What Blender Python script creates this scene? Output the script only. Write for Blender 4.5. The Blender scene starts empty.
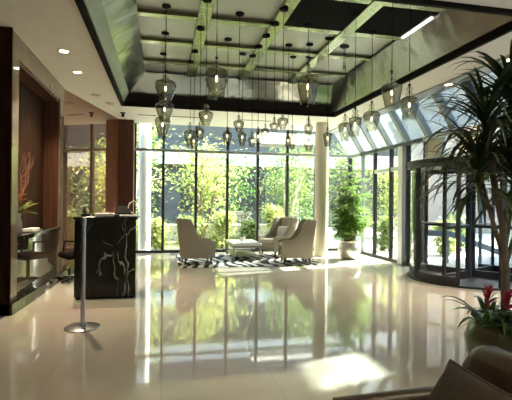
import bpy, bmesh, math, random
from mathutils import Vector, Matrix
PI = math.pi
sc = bpy.context.scene
COL = sc.collection

# ------------------------------------------------------------------ camera, sky, sun, exposure
YAW = math.atan(93 / 440); ROLL = 0.010
F = Vector((math.sin(YAW), math.cos(YAW), 0)); R0 = Vector((math.cos(YAW), -math.sin(YAW), 0)); Z0 = Vector((0, 0, 1))
Rr = R0 * math.cos(ROLL) + Z0 * math.sin(ROLL)
Ur = Z0 * math.cos(ROLL) - R0 * math.sin(ROLL)
cam_d = bpy.data.cameras.new('camera'); cam = bpy.data.objects.new('camera', cam_d); COL.objects.link(cam)
cam_d.sensor_fit = 'HORIZONTAL'; cam_d.sensor_width = 36; cam_d.lens = 440 / 512 * 36
cam_d.shift_y = 1.9 / 512; cam_d.clip_end = 300; cam_d.clip_start = 0.05
m = Matrix((Rr, Ur, -F)).transposed().to_4x4(); m.translation = (0, 0, 1.45)
cam.matrix_world = m
sc.camera = cam

w = bpy.data.worlds.new('sky'); sc.world = w; w.use_nodes = True
wn = w.node_tree.nodes; wl = w.node_tree.links; wn.clear()
wo = wn.new('ShaderNodeOutputWorld'); bg = wn.new('ShaderNodeBackground'); sky = wn.new('ShaderNodeTexSky')
sky.sky_type = 'NISHITA'; sky.sun_disc = False; sky.sun_elevation = math.radians(38.7); sky.sun_rotation = math.radians(73)
sky.air_density = 1.0; sky.dust_density = 4.0; sky.ozone_density = 1.0
bg.inputs[1].default_value = 1.0
wl.new(sky.outputs[0], bg.inputs[0]); wl.new(bg.outputs[0], wo.inputs[0])

SUN_DIR = Vector((0.95, 0.285, 0.845)).normalized()
sd = bpy.data.lights.new('sun', 'SUN'); so = bpy.data.objects.new('sun', sd); COL.objects.link(so)
sd.energy = 21.0; sd.angle = math.radians(0.6); sd.color = (1.0, 0.95, 0.86)
so.rotation_euler = SUN_DIR.to_track_quat('Z', 'Y').to_euler(); so.location = (12, 8, 14)

vs = sc.view_settings
vs.view_transform = 'Standard'; vs.look = 'None'; vs.gamma = 1; vs.use_curve_mapping = False
vs.exposure = 1.05

# ------------------------------------------------------------------ materials
def rgb(c): return (c[0], c[1], c[2], 1)
def new_mat(name):
    mt = bpy.data.materials.new(name); mt.use_nodes = True
    nt = mt.node_tree; b = nt.nodes['Principled BSDF']; return mt, nt, b
def plain(name, c, rough=0.5, metal=0.0, ior=1.5, var=0.06, scale=8.0, coat=0.0, emit=None, estr=0):
    mt, nt, b = new_mat(name)
    tc = nt.nodes.new('ShaderNodeTexCoord'); n = nt.nodes.new('ShaderNodeTexNoise'); n.inputs['Scale'].default_value = scale
    n.inputs['Detail'].default_value = 4
    rp = nt.nodes.new('ShaderNodeValToRGB')
    rp.color_ramp.elements[0].color = rgb([x * (1 - var) for x in c]); rp.color_ramp.elements[1].color = rgb([min(1, x * (1 + var)) for x in c])
    rp.color_ramp.elements[0].position = .3; rp.color_ramp.elements[1].position = .7
    nt.links.new(tc.outputs['Object'], n.inputs['Vector']); nt.links.new(n.outputs['Fac'], rp.inputs[0]); nt.links.new(rp.outputs[0], b.inputs['Base Color'])
    b.inputs['Roughness'].default_value = rough; b.inputs['Metallic'].default_value = metal; b.inputs['IOR'].default_value = ior
    b.inputs['Coat Weight'].default_value = coat
    if emit: b.inputs['Emission Color'].default_value = rgb(emit); b.inputs['Emission Strength'].default_value = estr
    return mt
def wood(name, a, c, rough=0.3, axis=2, ior=1.5):
    mt, nt, b = new_mat(name)
    tc = nt.nodes.new('ShaderNodeTexCoord'); mp = nt.nodes.new('ShaderNodeMapping'); sc_ = [14, 14, 14]; sc_[axis] = 0.7; mp.inputs['Scale'].default_value = sc_
    n = nt.nodes.new('ShaderNodeTexNoise'); n.inputs['Scale'].default_value = 2.0; n.inputs['Detail'].default_value = 6
    rp = nt.nodes.new('ShaderNodeValToRGB'); rp.color_ramp.elements[0].color = rgb(a); rp.color_ramp.elements[1].color = rgb(c)
    rp.color_ramp.elements[0].position = .35; rp.color_ramp.elements[1].position = .7
    nt.links.new(tc.outputs['Object'], mp.inputs[0]); nt.links.new(mp.outputs[0], n.inputs['Vector']); nt.links.new(n.outputs['Fac'], rp.inputs[0]); nt.links.new(rp.outputs[0], b.inputs['Base Color'])
    b.inputs['Roughness'].default_value = rough; b.inputs['IOR'].default_value = ior
    return mt
def marble(name, base, vein, rough=0.08, scale=2.2, width=0.02):
    mt, nt, b = new_mat(name); L = nt.links
    tc = nt.nodes.new('ShaderNodeTexCoord'); mp = nt.nodes.new('ShaderNodeMapping'); mp.inputs['Rotation'].default_value = (0.5, 0.6, 0.4); mp.inputs['Scale'].default_value = (1, 1, .55)
    n = nt.nodes.new('ShaderNodeTexNoise'); n.inputs['Scale'].default_value = 2.5; n.inputs['Detail'].default_value = 5
    mx = nt.nodes.new('ShaderNodeMixRGB'); mx.inputs[0].default_value = .25
    v = nt.nodes.new('ShaderNodeTexVoronoi'); v.feature = 'DISTANCE_TO_EDGE'; v.inputs['Scale'].default_value = scale
    rp = nt.nodes.new('ShaderNodeValToRGB'); rp.color_ramp.elements[0].color = (1, 1, 1, 1); rp.color_ramp.elements[1].color = (0, 0, 0, 1); rp.color_ramp.elements[1].position = width
    n2 = nt.nodes.new('ShaderNodeTexNoise'); n2.inputs['Scale'].default_value = 3.3
    rp2 = nt.nodes.new('ShaderNodeValToRGB'); rp2.color_ramp.elements[0].position = .42; rp2.color_ramp.elements[1].position = .60
    mu = nt.nodes.new('ShaderNodeMath'); mu.operation = 'MULTIPLY'
    fm = nt.nodes.new('ShaderNodeMixRGB'); fm.inputs[1].default_value = rgb(base); fm.inputs[2].default_value = rgb(vein)
    L.new(tc.outputs['Object'], mp.inputs[0]); L.new(mp.outputs[0], n.inputs['Vector']); L.new(mp.outputs[0], mx.inputs[1]); L.new(n.outputs['Color'], mx.inputs[2])
    L.new(mx.outputs[0], v.inputs['Vector']); L.new(v.outputs['Distance'], rp.inputs[0]); L.new(mp.outputs[0], n2.inputs['Vector']); L.new(n2.outputs['Fac'], rp2.inputs[0])
    L.new(rp.outputs[0], mu.inputs[0]); L.new(rp2.outputs[0], mu.inputs[1]); L.new(mu.outputs[0], fm.inputs[0]); L.new(fm.outputs[0], b.inputs['Base Color'])
    b.inputs['Roughness'].default_value = rough; b.inputs['IOR'].default_value = 1.42
    return mt
def schlick(nt, r0):
    lw = nt.nodes.new('ShaderNodeLayerWeight'); lw.inputs[0].default_value = .5
    pw_ = nt.nodes.new('ShaderNodeMath'); pw_.operation = 'POWER'; pw_.inputs[1].default_value = 5
    ma = nt.nodes.new('ShaderNodeMath'); ma.operation = 'MULTIPLY_ADD'; ma.inputs[1].default_value = 1 - r0; ma.inputs[2].default_value = r0
    nt.links.new(lw.outputs['Facing'], pw_.inputs[0]); nt.links.new(pw_.outputs[0], ma.inputs[0]); return ma.outputs[0]
def thin_glass(name, tint, rough=0.0, f0=1.45, edge=None):
    mt = bpy.data.materials.new(name); mt.use_nodes = True; nt = mt.node_tree; nt.nodes.clear(); L = nt.links
    o = nt.nodes.new('ShaderNodeOutputMaterial'); t = nt.nodes.new('ShaderNodeBsdfTransparent'); g = nt.nodes.new('ShaderNodeBsdfGlossy')
    t.inputs[0].default_value = rgb(tint); g.inputs['Roughness'].default_value = rough; g.inputs['Color'].default_value = (1, 1, 1, 1)
    fac = schlick(nt, ((f0 - 1) / (f0 + 1)) ** 2); mx = nt.nodes.new('ShaderNodeMixShader')
    if edge:
        lw = nt.nodes.new('ShaderNodeLayerWeight'); lw.inputs[0].default_value = .5; p2 = nt.nodes.new('ShaderNodeMath'); p2.operation = 'POWER'; p2.inputs[1].default_value = 1.9
        mc = nt.nodes.new('ShaderNodeMixRGB'); mc.inputs[1].default_value = rgb(tint); mc.inputs[2].default_value = rgb(edge)
        L.new(lw.outputs['Facing'], p2.inputs[0]); L.new(p2.outputs[0], mc.inputs[0]); L.new(mc.outputs[0], t.inputs[0])
    L.new(fac, mx.inputs[0]); L.new(t.outputs[0], mx.inputs[1]); L.new(g.outputs[0], mx.inputs[2]); L.new(mx.outputs[0], o.inputs[0])
    return mt
def wired_glass():
    mt = bpy.data.materials.new('streaked_skylight_glass'); mt.use_nodes = True; nt = mt.node_tree; nt.nodes.clear(); L = nt.links
    o = nt.nodes.new('ShaderNodeOutputMaterial'); t = nt.nodes.new('ShaderNodeBsdfTransparent'); tl = nt.nodes.new('ShaderNodeBsdfTranslucent'); g = nt.nodes.new('ShaderNodeBsdfGlossy')
    t.inputs[0].default_value = (.62, .68, .67, 1); tl.inputs[0].default_value = (.36, .42, .41, 1); g.inputs['Roughness'].default_value = .03
    tc = nt.nodes.new('ShaderNodeTexCoord'); mp = nt.nodes.new('ShaderNodeMapping'); mp.inputs['Scale'].default_value = (1, 1.4, 1); n = nt.nodes.new('ShaderNodeTexNoise'); n.inputs['Scale'].default_value = 1.7; n.inputs['Detail'].default_value = 6; n.inputs['Distortion'].default_value = 1.5
    mr = nt.nodes.new('ShaderNodeMapRange'); mr.inputs['From Min'].default_value = .35; mr.inputs['From Max'].default_value = .65; mr.inputs['To Min'].default_value = .08; mr.inputs['To Max'].default_value = .34
    m1 = nt.nodes.new('ShaderNodeMixShader'); m2 = nt.nodes.new('ShaderNodeMixShader'); fac = schlick(nt, .035)
    L.new(tc.outputs['Object'], mp.inputs[0]); L.new(mp.outputs[0], n.inputs['Vector']); L.new(n.outputs['Fac'], mr.inputs['Value']); L.new(mr.outputs[0], m1.inputs[0])
    L.new(t.outputs[0], m1.inputs[1]); L.new(tl.outputs[0], m1.inputs[2]); L.new(fac, m2.inputs[0]); L.new(m1.outputs[0], m2.inputs[1]); L.new(g.outputs[0], m2.inputs[2]); L.new(m2.outputs[0], o.inputs[0])
    return mt
def leaf_mat(name, c1, c2, trans=0.5, rough=0.4):
    mt = bpy.data.materials.new(name); mt.use_nodes = True; nt = mt.node_tree; nt.nodes.clear(); L = nt.links
    o = nt.nodes.new('ShaderNodeOutputMaterial'); b = nt.nodes.new('ShaderNodeBsdfPrincipled'); t = nt.nodes.new('ShaderNodeBsdfTranslucent'); mx = nt.nodes.new('ShaderNodeMixShader')
    gi = nt.nodes.new('ShaderNodeNewGeometry'); rp = nt.nodes.new('ShaderNodeValToRGB'); rp.color_ramp.elements[0].color = rgb(c1); rp.color_ramp.elements[1].color = rgb(c2)
    L.new(gi.outputs['Random Per Island'], rp.inputs[0]); L.new(rp.outputs[0], b.inputs['Base Color']); L.new(rp.outputs[0], t.inputs[0])
    b.inputs['Roughness'].default_value = rough; mx.inputs[0].default_value = trans
    L.new(b.outputs[0], mx.inputs[1]); L.new(t.outputs[0], mx.inputs[2]); L.new(mx.outputs[0], o.inputs[0])
    return mt
def floor_mat():
    mt, nt, b = new_mat('polished_cream_marble'); L = nt.links
    tc = nt.nodes.new('ShaderNodeTexCoord')
    br = nt.nodes.new('ShaderNodeTexBrick'); br.offset = 0; br.inputs['Scale'].default_value = 1.0; br.inputs['Brick Width'].default_value = 0.9; br.inputs['Row Height'].default_value = 0.9
    br.inputs['Mortar Size'].default_value = 0.004; br.inputs['Color1'].default_value = (.62, .57, .48, 1); br.inputs['Color2'].default_value = (.65, .60, .505, 1); br.inputs['Mortar'].default_value = (.54, .49, .41, 1)
    n = nt.nodes.new('ShaderNodeTexNoise'); n.inputs['Scale'].default_value = 1.6; n.inputs['Detail'].default_value = 7
    mx = nt.nodes.new('ShaderNodeMixRGB'); mx.blend_type = 'MULTIPLY'; mx.inputs[0].default_value = .25
    L.new(tc.outputs['Object'], br.inputs['Vector']); L.new(tc.outputs['Object'], n.inputs['Vector']); L.new(br.outputs['Color'], mx.inputs[1]); L.new(n.outputs['Color'], mx.inputs[2]); L.new(mx.outputs[0], b.inputs['Base Color'])
    b.inputs['Roughness'].default_value = 0.05; b.inputs['IOR'].default_value = 1.62
    return mt
def zebra_mat():
    mt, nt, b = new_mat('zebra_rug'); L = nt.links
    tc = nt.nodes.new('ShaderNodeTexCoord'); wv = nt.nodes.new('ShaderNodeTexWave'); wv.inputs['Scale'].default_value = 1.2; wv.inputs['Distortion'].default_value = 14; wv.inputs['Detail'].default_value = 1.5; wv.inputs['Detail Scale'].default_value = .7
    rp = nt.nodes.new('ShaderNodeValToRGB'); rp.color_ramp.interpolation = 'CONSTANT'; rp.color_ramp.elements[0].color = (.02, .02, .02, 1); rp.color_ramp.elements[1].color = (.75, .73, .68, 1); rp.color_ramp.elements[1].position = .5
    L.new(tc.outputs['Object'], wv.inputs['Vector']); L.new(wv.outputs['Fac'], rp.inputs[0]); L.new(rp.outputs[0], b.inputs['Base Color']); b.inputs['Roughness'].default_value = .9
    return mt
def coffer_mat(name, c, r0, r1, scale, bump=.05):
    mt, nt, b = new_mat(name); L = nt.links
    tc = nt.nodes.new('ShaderNodeTexCoord'); n = nt.nodes.new('ShaderNodeTexNoise'); n.inputs['Scale'].default_value = scale; n.inputs['Detail'].default_value = 3
    mr = nt.nodes.new('ShaderNodeMapRange'); mr.inputs['To Min'].default_value = r0; mr.inputs['To Max'].default_value = r1
    bp = nt.nodes.new('ShaderNodeBump'); bp.inputs['Strength'].default_value = bump; bp.inputs['Distance'].default_value = .2
    L.new(tc.outputs['Object'], n.inputs['Vector']); L.new(n.outputs['Fac'], mr.inputs['Value']); L.new(mr.outputs[0], b.inputs['Roughness']); L.new(n.outputs['Fac'], bp.inputs['Height']); L.new(bp.outputs[0], b.inputs['Normal'])
    b.inputs['Base Color'].default_value = rgb(c); b.inputs['Metallic'].default_value = .85
    return mt

M = {}
M['floor'] = floor_mat()
M['ceiling'] = plain('beige_plaster', (.78, .74, .64), .8, scale=3, var=.03)
M['soffit'] = plain('pale_soffit_plaster', (.84, .82, .74), .75, scale=3, var=.03)
M['sage'] = plain('sage_fascia', (.36, .42, .30), .35, scale=3, var=.08)
M['lip'] = plain('dark_bronze_lip', (.018, .016, .013), .8, ior=1.2)
M['coffer_wall'] = coffer_mat('polished_metal_cladding', (.23, .235, .21), .08, .30, .9, .28)
M['coffer_panel'] = coffer_mat('brushed_ceiling_panel', (.34, .335, .31), .32, .5, 3.0)
M['beam'] = coffer_mat('olive_metal_beam', (.29, .31, .19), .1, .3, 3.0, .15)
M['black'] = plain('matte_black', (.006, .006, .006), .9, ior=1.2)
M['blackplastic'] = plain('black_plastic', (.02, .02, .022), .3)
M['dark_frame'] = plain('dark_bronze_frame', (.035, .035, .033), .5, metal=.2)
M['grey_frame'] = plain('grey_aluminium_frame', (.34, .36, .36), .4, metal=.3)
M['light_frame'] = plain('pale_aluminium_frame', (.62, .62, .60), .4, metal=.2)
M['glass'] = thin_glass('window_glass', (.90, .94, .91), 0, 1.45)
M['doorglass'] = thin_glass('door_glass', (.93, .95, .94), 0, 1.45)
M['wired'] = wired_glass()
M['smoke'] = thin_glass('smoked_pendant_glass', (.66, .65, .55), 0.02, 2.0, (.05, .05, .04))
M['clear'] = thin_glass('clear_pendant_glass', (.90, .90, .86), 0.02, 2.0, (.38, .38, .34))
M['wood'] = wood('dark_walnut_panel', (.018, .007, .0035), (.042, .017, .008), .6, 2, 1.15)
M['wood_red'] = wood('brown_red_pillar', (.075, .030, .018), (.115, .048, .028), .4, 2, 1.35)
M['bronze'] = plain('tan_polished_stone', (.24, .18, .125), .08, ior=1.8, scale=4, var=.1)
M['mirror_stone'] = plain('mirror_polished_brown_granite', (.12, .045, .028), .02, ior=3.0, scale=30, var=.3)
for n__ in ('mirror_stone',):
    M[n__].node_tree.nodes['Principled BSDF'].inputs['Specular Tint'].default_value = (1.0, .74, .58, 1)
M['lowpanel'] = plain('polished_brown_stone_panel', (.10, .072, .05), .04, ior=1.65, scale=6, var=.15)
M['nero'] = marble('black_marble_white_veins', (.006, .006, .006), (.60, .57, .50), .10, 3.4, .019)
M['plinth'] = marble('black_green_marble', (.012, .016, .013), (.25, .27, .22), .06, 4.5, .03)
M['column'] = plain('cream_column_plaster', (.66, .60, .47), .6, scale=3, var=.03)
M['whitepaint'] = plain('white_paint', (.85, .84, .80), .5, var=.02)
M['steel'] = plain('brushed_steel', (.50, .51, .52), .28, metal=.9)
M['fabric'] = plain('taupe_linen', (.36, .31, .235), .9, scale=60, var=.12)
M['fabric_light'] = plain('cream_cushion', (.52, .47, .38), .9, scale=60, var=.1)
M['leg'] = plain('dark_wood_leg', (.035, .022, .015), .4)
M['tabletop'] = plain('white_stone_tabletop', (.80, .78, .73), .15, scale=5, var=.05)
M['tableframe'] = plain('bronze_table_frame', (.30, .26, .20), .35, metal=.6)
M['rug'] = zebra_mat()
M['leather'] = plain('brown_leather', (.046, .031, .019), .33, scale=25, var=.25)
M['suede'] = plain('dark_brown_suede', (.034, .025, .017), .85, scale=40, var=.2)
M['piping'] = plain('brown_piping', (.05, .032, .02), .6)
M['pot_olive'] = plain('olive_glazed_ceramic', (.11, .105, .062), .12, ior=1.6, scale=5, var=.3)
M['pot_silver'] = plain('silver_hammered_planter', (.55, .53, .47), .3, metal=.7, scale=20, var=.2)
M['soil'] = plain('dark_soil', (.03, .02, .013), .95, scale=40, var=.4)
M['bark'] = plain('grey_brown_bark', (.22, .17, .12), .9, scale=14, var=.35)
M['palebark'] = plain('pale_bark', (.50, .46, .38), .85, scale=14, var=.3)
M['darkleaf'] = leaf_mat('dark_strap_leaf', (.022, .045, .012), (.055, .09, .026), .15, .5)
M['bromleaf'] = leaf_mat('bromeliad_leaf', (.03, .075, .02), (.08, .16, .04), .2, .3)
M['red'] = leaf_mat('crimson_bract', (.42, .02, .05), (.62, .06, .12), .25, .4)
M['palmleaf'] = leaf_mat('bright_palm_leaf', (.10, .24, .035), (.28, .44, .09), .45, .35)
M['leaf_a'] = leaf_mat('yellow_green_leaf', (.24, .32, .07), (.60, .64, .24), .5)
M['darkconcrete'] = plain('dark_grey_facade', (.085, .09, .09), .8, scale=1.5, var=.15)
M['leaf_b'] = leaf_mat('mid_green_leaf', (.10, .19, .045), (.34, .42, .13), .5)
M['leaf_c'] = leaf_mat('deep_green_leaf', (.04, .11, .025), (.14, .26, .06), .4)
M['pave'] = plain('pale_paving', (.50, .48, .43), .85, scale=2, var=.08)
M['garden'] = plain('mossy_garden_soil', (.15, .17, .06), .95, scale=3, var=.4)
M['concrete'] = plain('grey_concrete', (.42, .41, .38), .8, scale=1.5, var=.1)
M['beige_wall'] = plain('beige_render', (.20, .185, .16), .8, scale=1.5, var=.06)
M['rubble'] = plain('pale_rubble_stone', (.55, .50, .42), .9, scale=6, var=.25)
M['petal'] = leaf_mat('white_petal', (.84, .83, .78), (.90, .89, .84), .5, .6)
M['stem'] = plain('green_stem', (.12, .2, .05), .6)
M['twig'] = plain('orange_brown_twig', (.25, .085, .035), .7)
M['orange'] = plain('orange_petal', (.65, .20, .05), .6)
M['ceramic'] = plain('pale_ceramic_vase', (.62, .58, .50), .25)
M['paper'] = plain('white_paper', (.80, .80, .78), .6, var=.02)
M['lamp'] = plain('warm_lamp_diffuser', (.9, .8, .6), .5, emit=(1.0, .80, .50), estr=9)
M['bulb'] = plain('warm_filament_bulb', (.9, .8, .6), .5, emit=(1.0, .82, .55), estr=5)
M['tube'] = plain('white_fluorescent_diffuser', (.9, .9, .85), .5, emit=(1.0, 1.0, .92), estr=1.0)
M['brass'] = plain('brass_trim', (.55, .45, .25), .3, metal=.9)
M['handrail'] = plain('grey_handrail_metal', (.20, .21, .22), .4, metal=.5)

# ------------------------------------------------------------------ mesh helpers
def tag(o, label=None, cat=None, group=None, kind=None):
    if label: o['label'] = label
    if cat: o['category'] = cat
    if group: o['group'] = group
    if kind: o['kind'] = kind
    return o
def empty(name, loc=(0, 0, 0), rz=0, parent=None):
    o = bpy.data.objects.new(name, None); COL.objects.link(o); o.location = loc; o.rotation_euler = (0, 0, rz); o.empty_display_size = .1
    if parent: o.parent = parent
    return o
class MB:
    def __init__(s): s.bm = bmesh.new()
    def box(s, x0, x1, y0, y1, z0, z1, bev=0, seg=2):
        mt = Matrix.Translation(((x0 + x1) / 2, (y0 + y1) / 2, (z0 + z1) / 2)) @ Matrix.Diagonal((abs(x1 - x0), abs(y1 - y0), abs(z1 - z0), 1))
        g = bmesh.ops.create_cube(s.bm, size=1, matrix=mt)
        if bev:
            es = list({e for v in g['verts'] for e in v.link_edges})
            bmesh.ops.bevel(s.bm, geom=es, offset=bev, segments=seg, profile=.5, affect='EDGES')
        return s
    def obox(s, p, q, wid, hgt, up=Vector((0, 0, 1))):
        """a bar of rectangular section from p to q"""
        p, q = Vector(p), Vector(q); d = (q - p).normalized(); sd_ = d.cross(up)
        if sd_.length < 1e-4: sd_ = Vector((1, 0, 0))
        sd_.normalize(); u = sd_.cross(d).normalized()
        vs_ = []
        for c in (p, q):
            for a, b in ((-1, -1), (1, -1), (1, 1), (-1, 1)):
                vs_.append(s.bm.verts.new(c + sd_ * a * wid / 2 + u * b * hgt / 2))
        f = s.bm.faces.new
        f(vs_[3::-1]); f(vs_[4:8])
        for i in range(4): f((vs_[i], vs_[(i + 1) % 4], vs_[4 + (i + 1) % 4], vs_[4 + i]))
        return s
    def tube(s, pts, rad, n=8, cap=True):
        pts = [Vector(p) for p in pts]
        rads = rad if isinstance(rad, (list, tuple)) else [rad] * len(pts)
        rings = []; ref = None
        for i, p in enumerate(pts):
            d = (pts[min(i + 1, len(pts) - 1)] - pts[max(i - 1, 0)]).normalized()
            if ref is None: ref = d.orthogonal().normalized()
            ref = (ref - d * ref.dot(d)).normalized(); b = d.cross(ref)
            rings.append([s.bm.verts.new(p + (ref * math.cos(2 * PI * k / n) + b * math.sin(2 * PI * k / n)) * rads[i]) for k in range(n)])
        for a, b in zip(rings, rings[1:]):
            for k in range(n): s.bm.faces.new((a[k], a[(k + 1) % n], b[(k + 1) % n], b[k]))
        if cap:
            s.bm.faces.new(rings[0][::-1]); s.bm.faces.new(rings[-1])
        return s
    def lathe(s, prof, c=(0, 0, 0), n=24, cap=True):
        rings = []
        for r, z in prof:
            rings.append([s.bm.verts.new((c[0] + r * math.cos(2 * PI * k / n), c[1] + r * math.sin(2 * PI * k / n), c[2] + z)) for k in range(n)])
        for a, b in zip(rings, rings[1:]):
            for k in range(n): s.bm.faces.new((a[k], a[(k + 1) % n], b[(k + 1) % n], b[k]))
        if cap:
            s.bm.faces.new(rings[0][::-1]); s.bm.faces.new(rings[-1])
        return s
    def prism(s, poly, z0, z1):
        lo = [s.bm.verts.new((x, y, z0)) for x, y in poly]; hi = [s.bm.verts.new((x, y, z1)) for x, y in poly]
        s.bm.faces.new(lo[::-1]); s.bm.faces.new(hi); n = len(poly)
        for i in range(n): s.bm.faces.new((lo[i], lo[(i + 1) % n], hi[(i + 1) % n], hi[i]))
        return s
    def quad(s, *ps):
        s.bm.faces.new([s.bm.verts.new(p) for p in ps]); return s
    def slab(s, ps, t):
        """polygon ps (3D) given a thickness t along its normal"""
        ps = [Vector(p) for p in ps]; nrm = (ps[1] - ps[0]).cross(ps[2] - ps[0]).normalized() * t
        lo = [s.bm.verts.new(p) for p in ps]; hi = [s.bm.verts.new(p + nrm) for p in ps]; n = len(ps)
        s.bm.faces.new(lo[::-1]); s.bm.faces.new(hi)
        for i in range(n): s.bm.faces.new((lo[i], lo[(i + 1) % n], hi[(i + 1) % n], hi[i]))
        return s
    def ball(s, c, r, sub=2, sc3=(1, 1, 1)):
        bmesh.ops.create_icosphere(s.bm, subdivisions=sub, radius=r, matrix=Matrix.Translation(c) @ Matrix.Diagonal((*sc3, 1))); return s
    def strap(s, base, d0, length, width, droop, n=6, fold=.15, twist=0):
        """a long arching leaf"""
        p = Vector(base); d = Vector(d0).normalized(); step = length / n; prev = None
        side = d.cross(Vector((0, 0, 1)))
        if side.length < .05: side = Vector((1, 0, 0))
        side.normalize()
        for i in range(n + 1):
            t = i / n; wd = width * (0.45 + 1.1 * t) if t < .45 else width * .95 * (1 - ((t - .45) / .55) ** 2.2)
            wd = max(wd, .0008); up = side.cross(d).normalized()
            row = [s.bm.verts.new(p - side * wd / 2 + up * fold * wd), s.bm.verts.new(p), s.bm.verts.new(p + side * wd / 2 + up * fold * wd)]
            if prev:
                s.bm.faces.new((prev[0], prev[1], row[1], row[0])); s.bm.faces.new((prev[1], prev[2], row[2], row[1]))
            prev = row; p = p + d * step
            d = (d + Vector((0, 0, -droop / n * (0.4 + 1.4 * t)))).normalized()
        return s
    def build(s, name, mat, parent=None, smooth=None, kind=None, loc=None):
        me = bpy.data.meshes.new(name)
        bmesh.ops.recalc_face_normals(s.bm, faces=s.bm.faces[:]) if smooth != 'leaf' else None
        s.bm.to_mesh(me); s.bm.free()
        o = bpy.data.objects.new(name, me); COL.objects.link(o); me.materials.append(mat)
        if smooth:
            for p in me.polygons: p.use_smooth = True
            if smooth not in ('leaf', True): me.set_sharp_from_angle(angle=math.radians(smooth))
        if parent: o.parent = parent
        if loc: o.location = loc
        if kind: o['kind'] = kind
        return o
def copy_tree(o, parent=None):
    c = o.copy(); COL.objects.link(c)
    if parent: c.parent = parent
    for ch in list(o.children): copy_tree(ch, c)
    return c

# ------------------------------------------------------------------ setting
XL, XR, YB, ZC = -1.88, 5.60, 12.60, 3.60      # left niche face, right glass wall, rear glass wall, ceiling
ZT = 2.83                                       # transom
XS = 5.13                                       # outer edge of the flat ceiling on the right (skylight starts)
YF = -4.5                                       # wall behind the camera
XLL = -3.3
MB().box(XLL, XR, YF, YB, -.12, 0).build('floor', M['floor'], kind='structure')
MB().box(XR, 20, YF - 6, 40, -.16, -.03).build('ground_paving', M['pave'], kind='structure')
MB().box(-14, XR, YB, 40, -.20, -.06).build('ground_garden', M['garden'], kind='structure')
MB().box(-2.5, XR, YB + .05, YB + 1.5, -.18, -.03).build('path', M['pave'], kind='structure')
# flat ceiling with the coffer opening
CX0, CX1, CY0, CY1 = -.914, 4.11, 4.2, 10.2
cb = MB(); e = .04
cb.box(XLL, CX0 - e, YF, YB, ZC, ZC + .12).box(CX1 + e, XS, YF, YB, ZC, ZC + .12)
cb.box(CX0 - e, CX1 + e, YF, CY0 - e, ZC, ZC + .12)
cb.build('ceiling', M['ceiling'], kind='structure')
MB().box(CX0 - e, CX1 + e, CY1 + e, YB, ZC, ZC + .12).build('ceiling_soffit', M['soffit'], kind='structure')
# dark lip round the opening
lp = MB()
def ring(mb, x0, x1, y0, y1, wdt, z0, z1):
    mb.box(x0 - wdt, x0, y0 - wdt, y1 + wdt, z0, z1).box(x1, x1 + wdt, y0 - wdt, y1 + wdt, z0, z1).box(x0, x1, y0 - wdt, y0, z0, z1).box(x0, x1, y1, y1 + wdt, z0, z1)
ring(lp, CX0 + .03, CX1 - .03, CY0 + .03, CY1 - .03, .05, ZC - .045, ZC + .06); lp.build('trim_1', M['lip'], kind='structure')
# coffer: sage fascia, sloped metal cladding, gridded top
ZK = ZC + .55; TX0, TX1, TY0, TY1 = -.40, 3.77, 4.75, 9.45
fx0, fx1, fy0, fy1, ZF = CX0 + .14, CX1 - .06, CY0 + .06, CY1 - .10, ZC + .25
MB().slab([(CX0 + .03, CY0, ZC + .05), (CX0 + .03, CY1, ZC + .05), (fx0, CY1, ZF), (fx0, CY0, ZF)], .02).build('trim_2', M['sage'], kind='structure')
MB().slab([(CX0 + .03, CY1 - .03, ZC + .05), (CX1 - .03, CY1 - .03, ZC + .05), (CX1 - .03, fy1, ZF), (CX0 + .03, fy1, ZF)], .02).build('trim_3', M['lip'], kind='structure')
wl_ = MB().slab([(fx0, fy0 - .1, ZF), (fx0, fy1 + .08, ZF), (TX0, TY1, ZK), (TX0, TY0, ZK)], .03); wl_.build('wall_coffer_left', M['coffer_wall'], kind='structure')
MB().slab([(fx1, fy1 + .08, ZC + .05), (fx1, fy0 - .1, ZC + .05), (TX1, TY0, ZK), (TX1, TY1, ZK)], .03).build('wall_coffer_right', M['coffer_wall'], kind='structure')
MB().slab([(fx0, fy1, ZF), (fx1, fy1, ZF), (TX1, TY1, ZK), (TX0, TY1, ZK)], .03).build('wall_coffer_back', M['coffer_wall'], kind='structure')
MB().slab([(fx1, fy0, ZC + .05), (fx0, fy0, ZC + .05), (TX0, TY0, ZK), (TX1, TY0, ZK)], .03).build('wall_coffer_front', M['coffer_wall'], kind='structure')
MB().box(TX0 - .6, TX1 + .6, TY0 - .6, TY1 + .8, ZK + .02, ZK + .12).build('ceiling_coffer', M['coffer_panel'], kind='structure')
bx = (.56, 1.65, 2.78); by = (5.40, 6.50, 7.60, 8.70)
t4 = MB()
for x in bx: t4.box(x - .095, x + .095, TY0, TY1, ZK - .055, ZK + .05, .008, 1)
t4.build('trim_4', M['beam'], kind='structure')
t5 = MB()
xs = [TX0] + [v for x in bx for v in (x - .095, x + .095)] + [TX1]
for y in by:
    for i in range(0, 8, 2): t5.box(xs[i], xs[i + 1], y - .07, y + .07, ZK - .035, ZK + .05, .006, 1)
t5.build('trim_5', M['beam'], kind='structure')
for x0, x1 in ((1.745, 2.685), (2.875, 3.75)):
    MB().box(x0, x1, 5.47, 6.43, ZK - .03, ZK + .05).build('trim_6', M['black'], kind='structure')
# closing box above the coffer so no daylight leaks in
MB().box(XLL, XS, YF, CY0 - .2, ZC + .12, ZC + .2).build('roof_slab', M['concrete'], kind='structure')
rb = MB(); ring(rb, TX0 - .6, TX1 + .6, TY0 - .6, TY1 + .8, .08, ZC + .1, ZK + .2); rb.box(TX0 - .7, TX1 + .7, TY0 - .7, TY1 + .9, ZK + .2, ZK + .26); rb.build('roof_box', M['concrete'], kind='structure')
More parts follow.
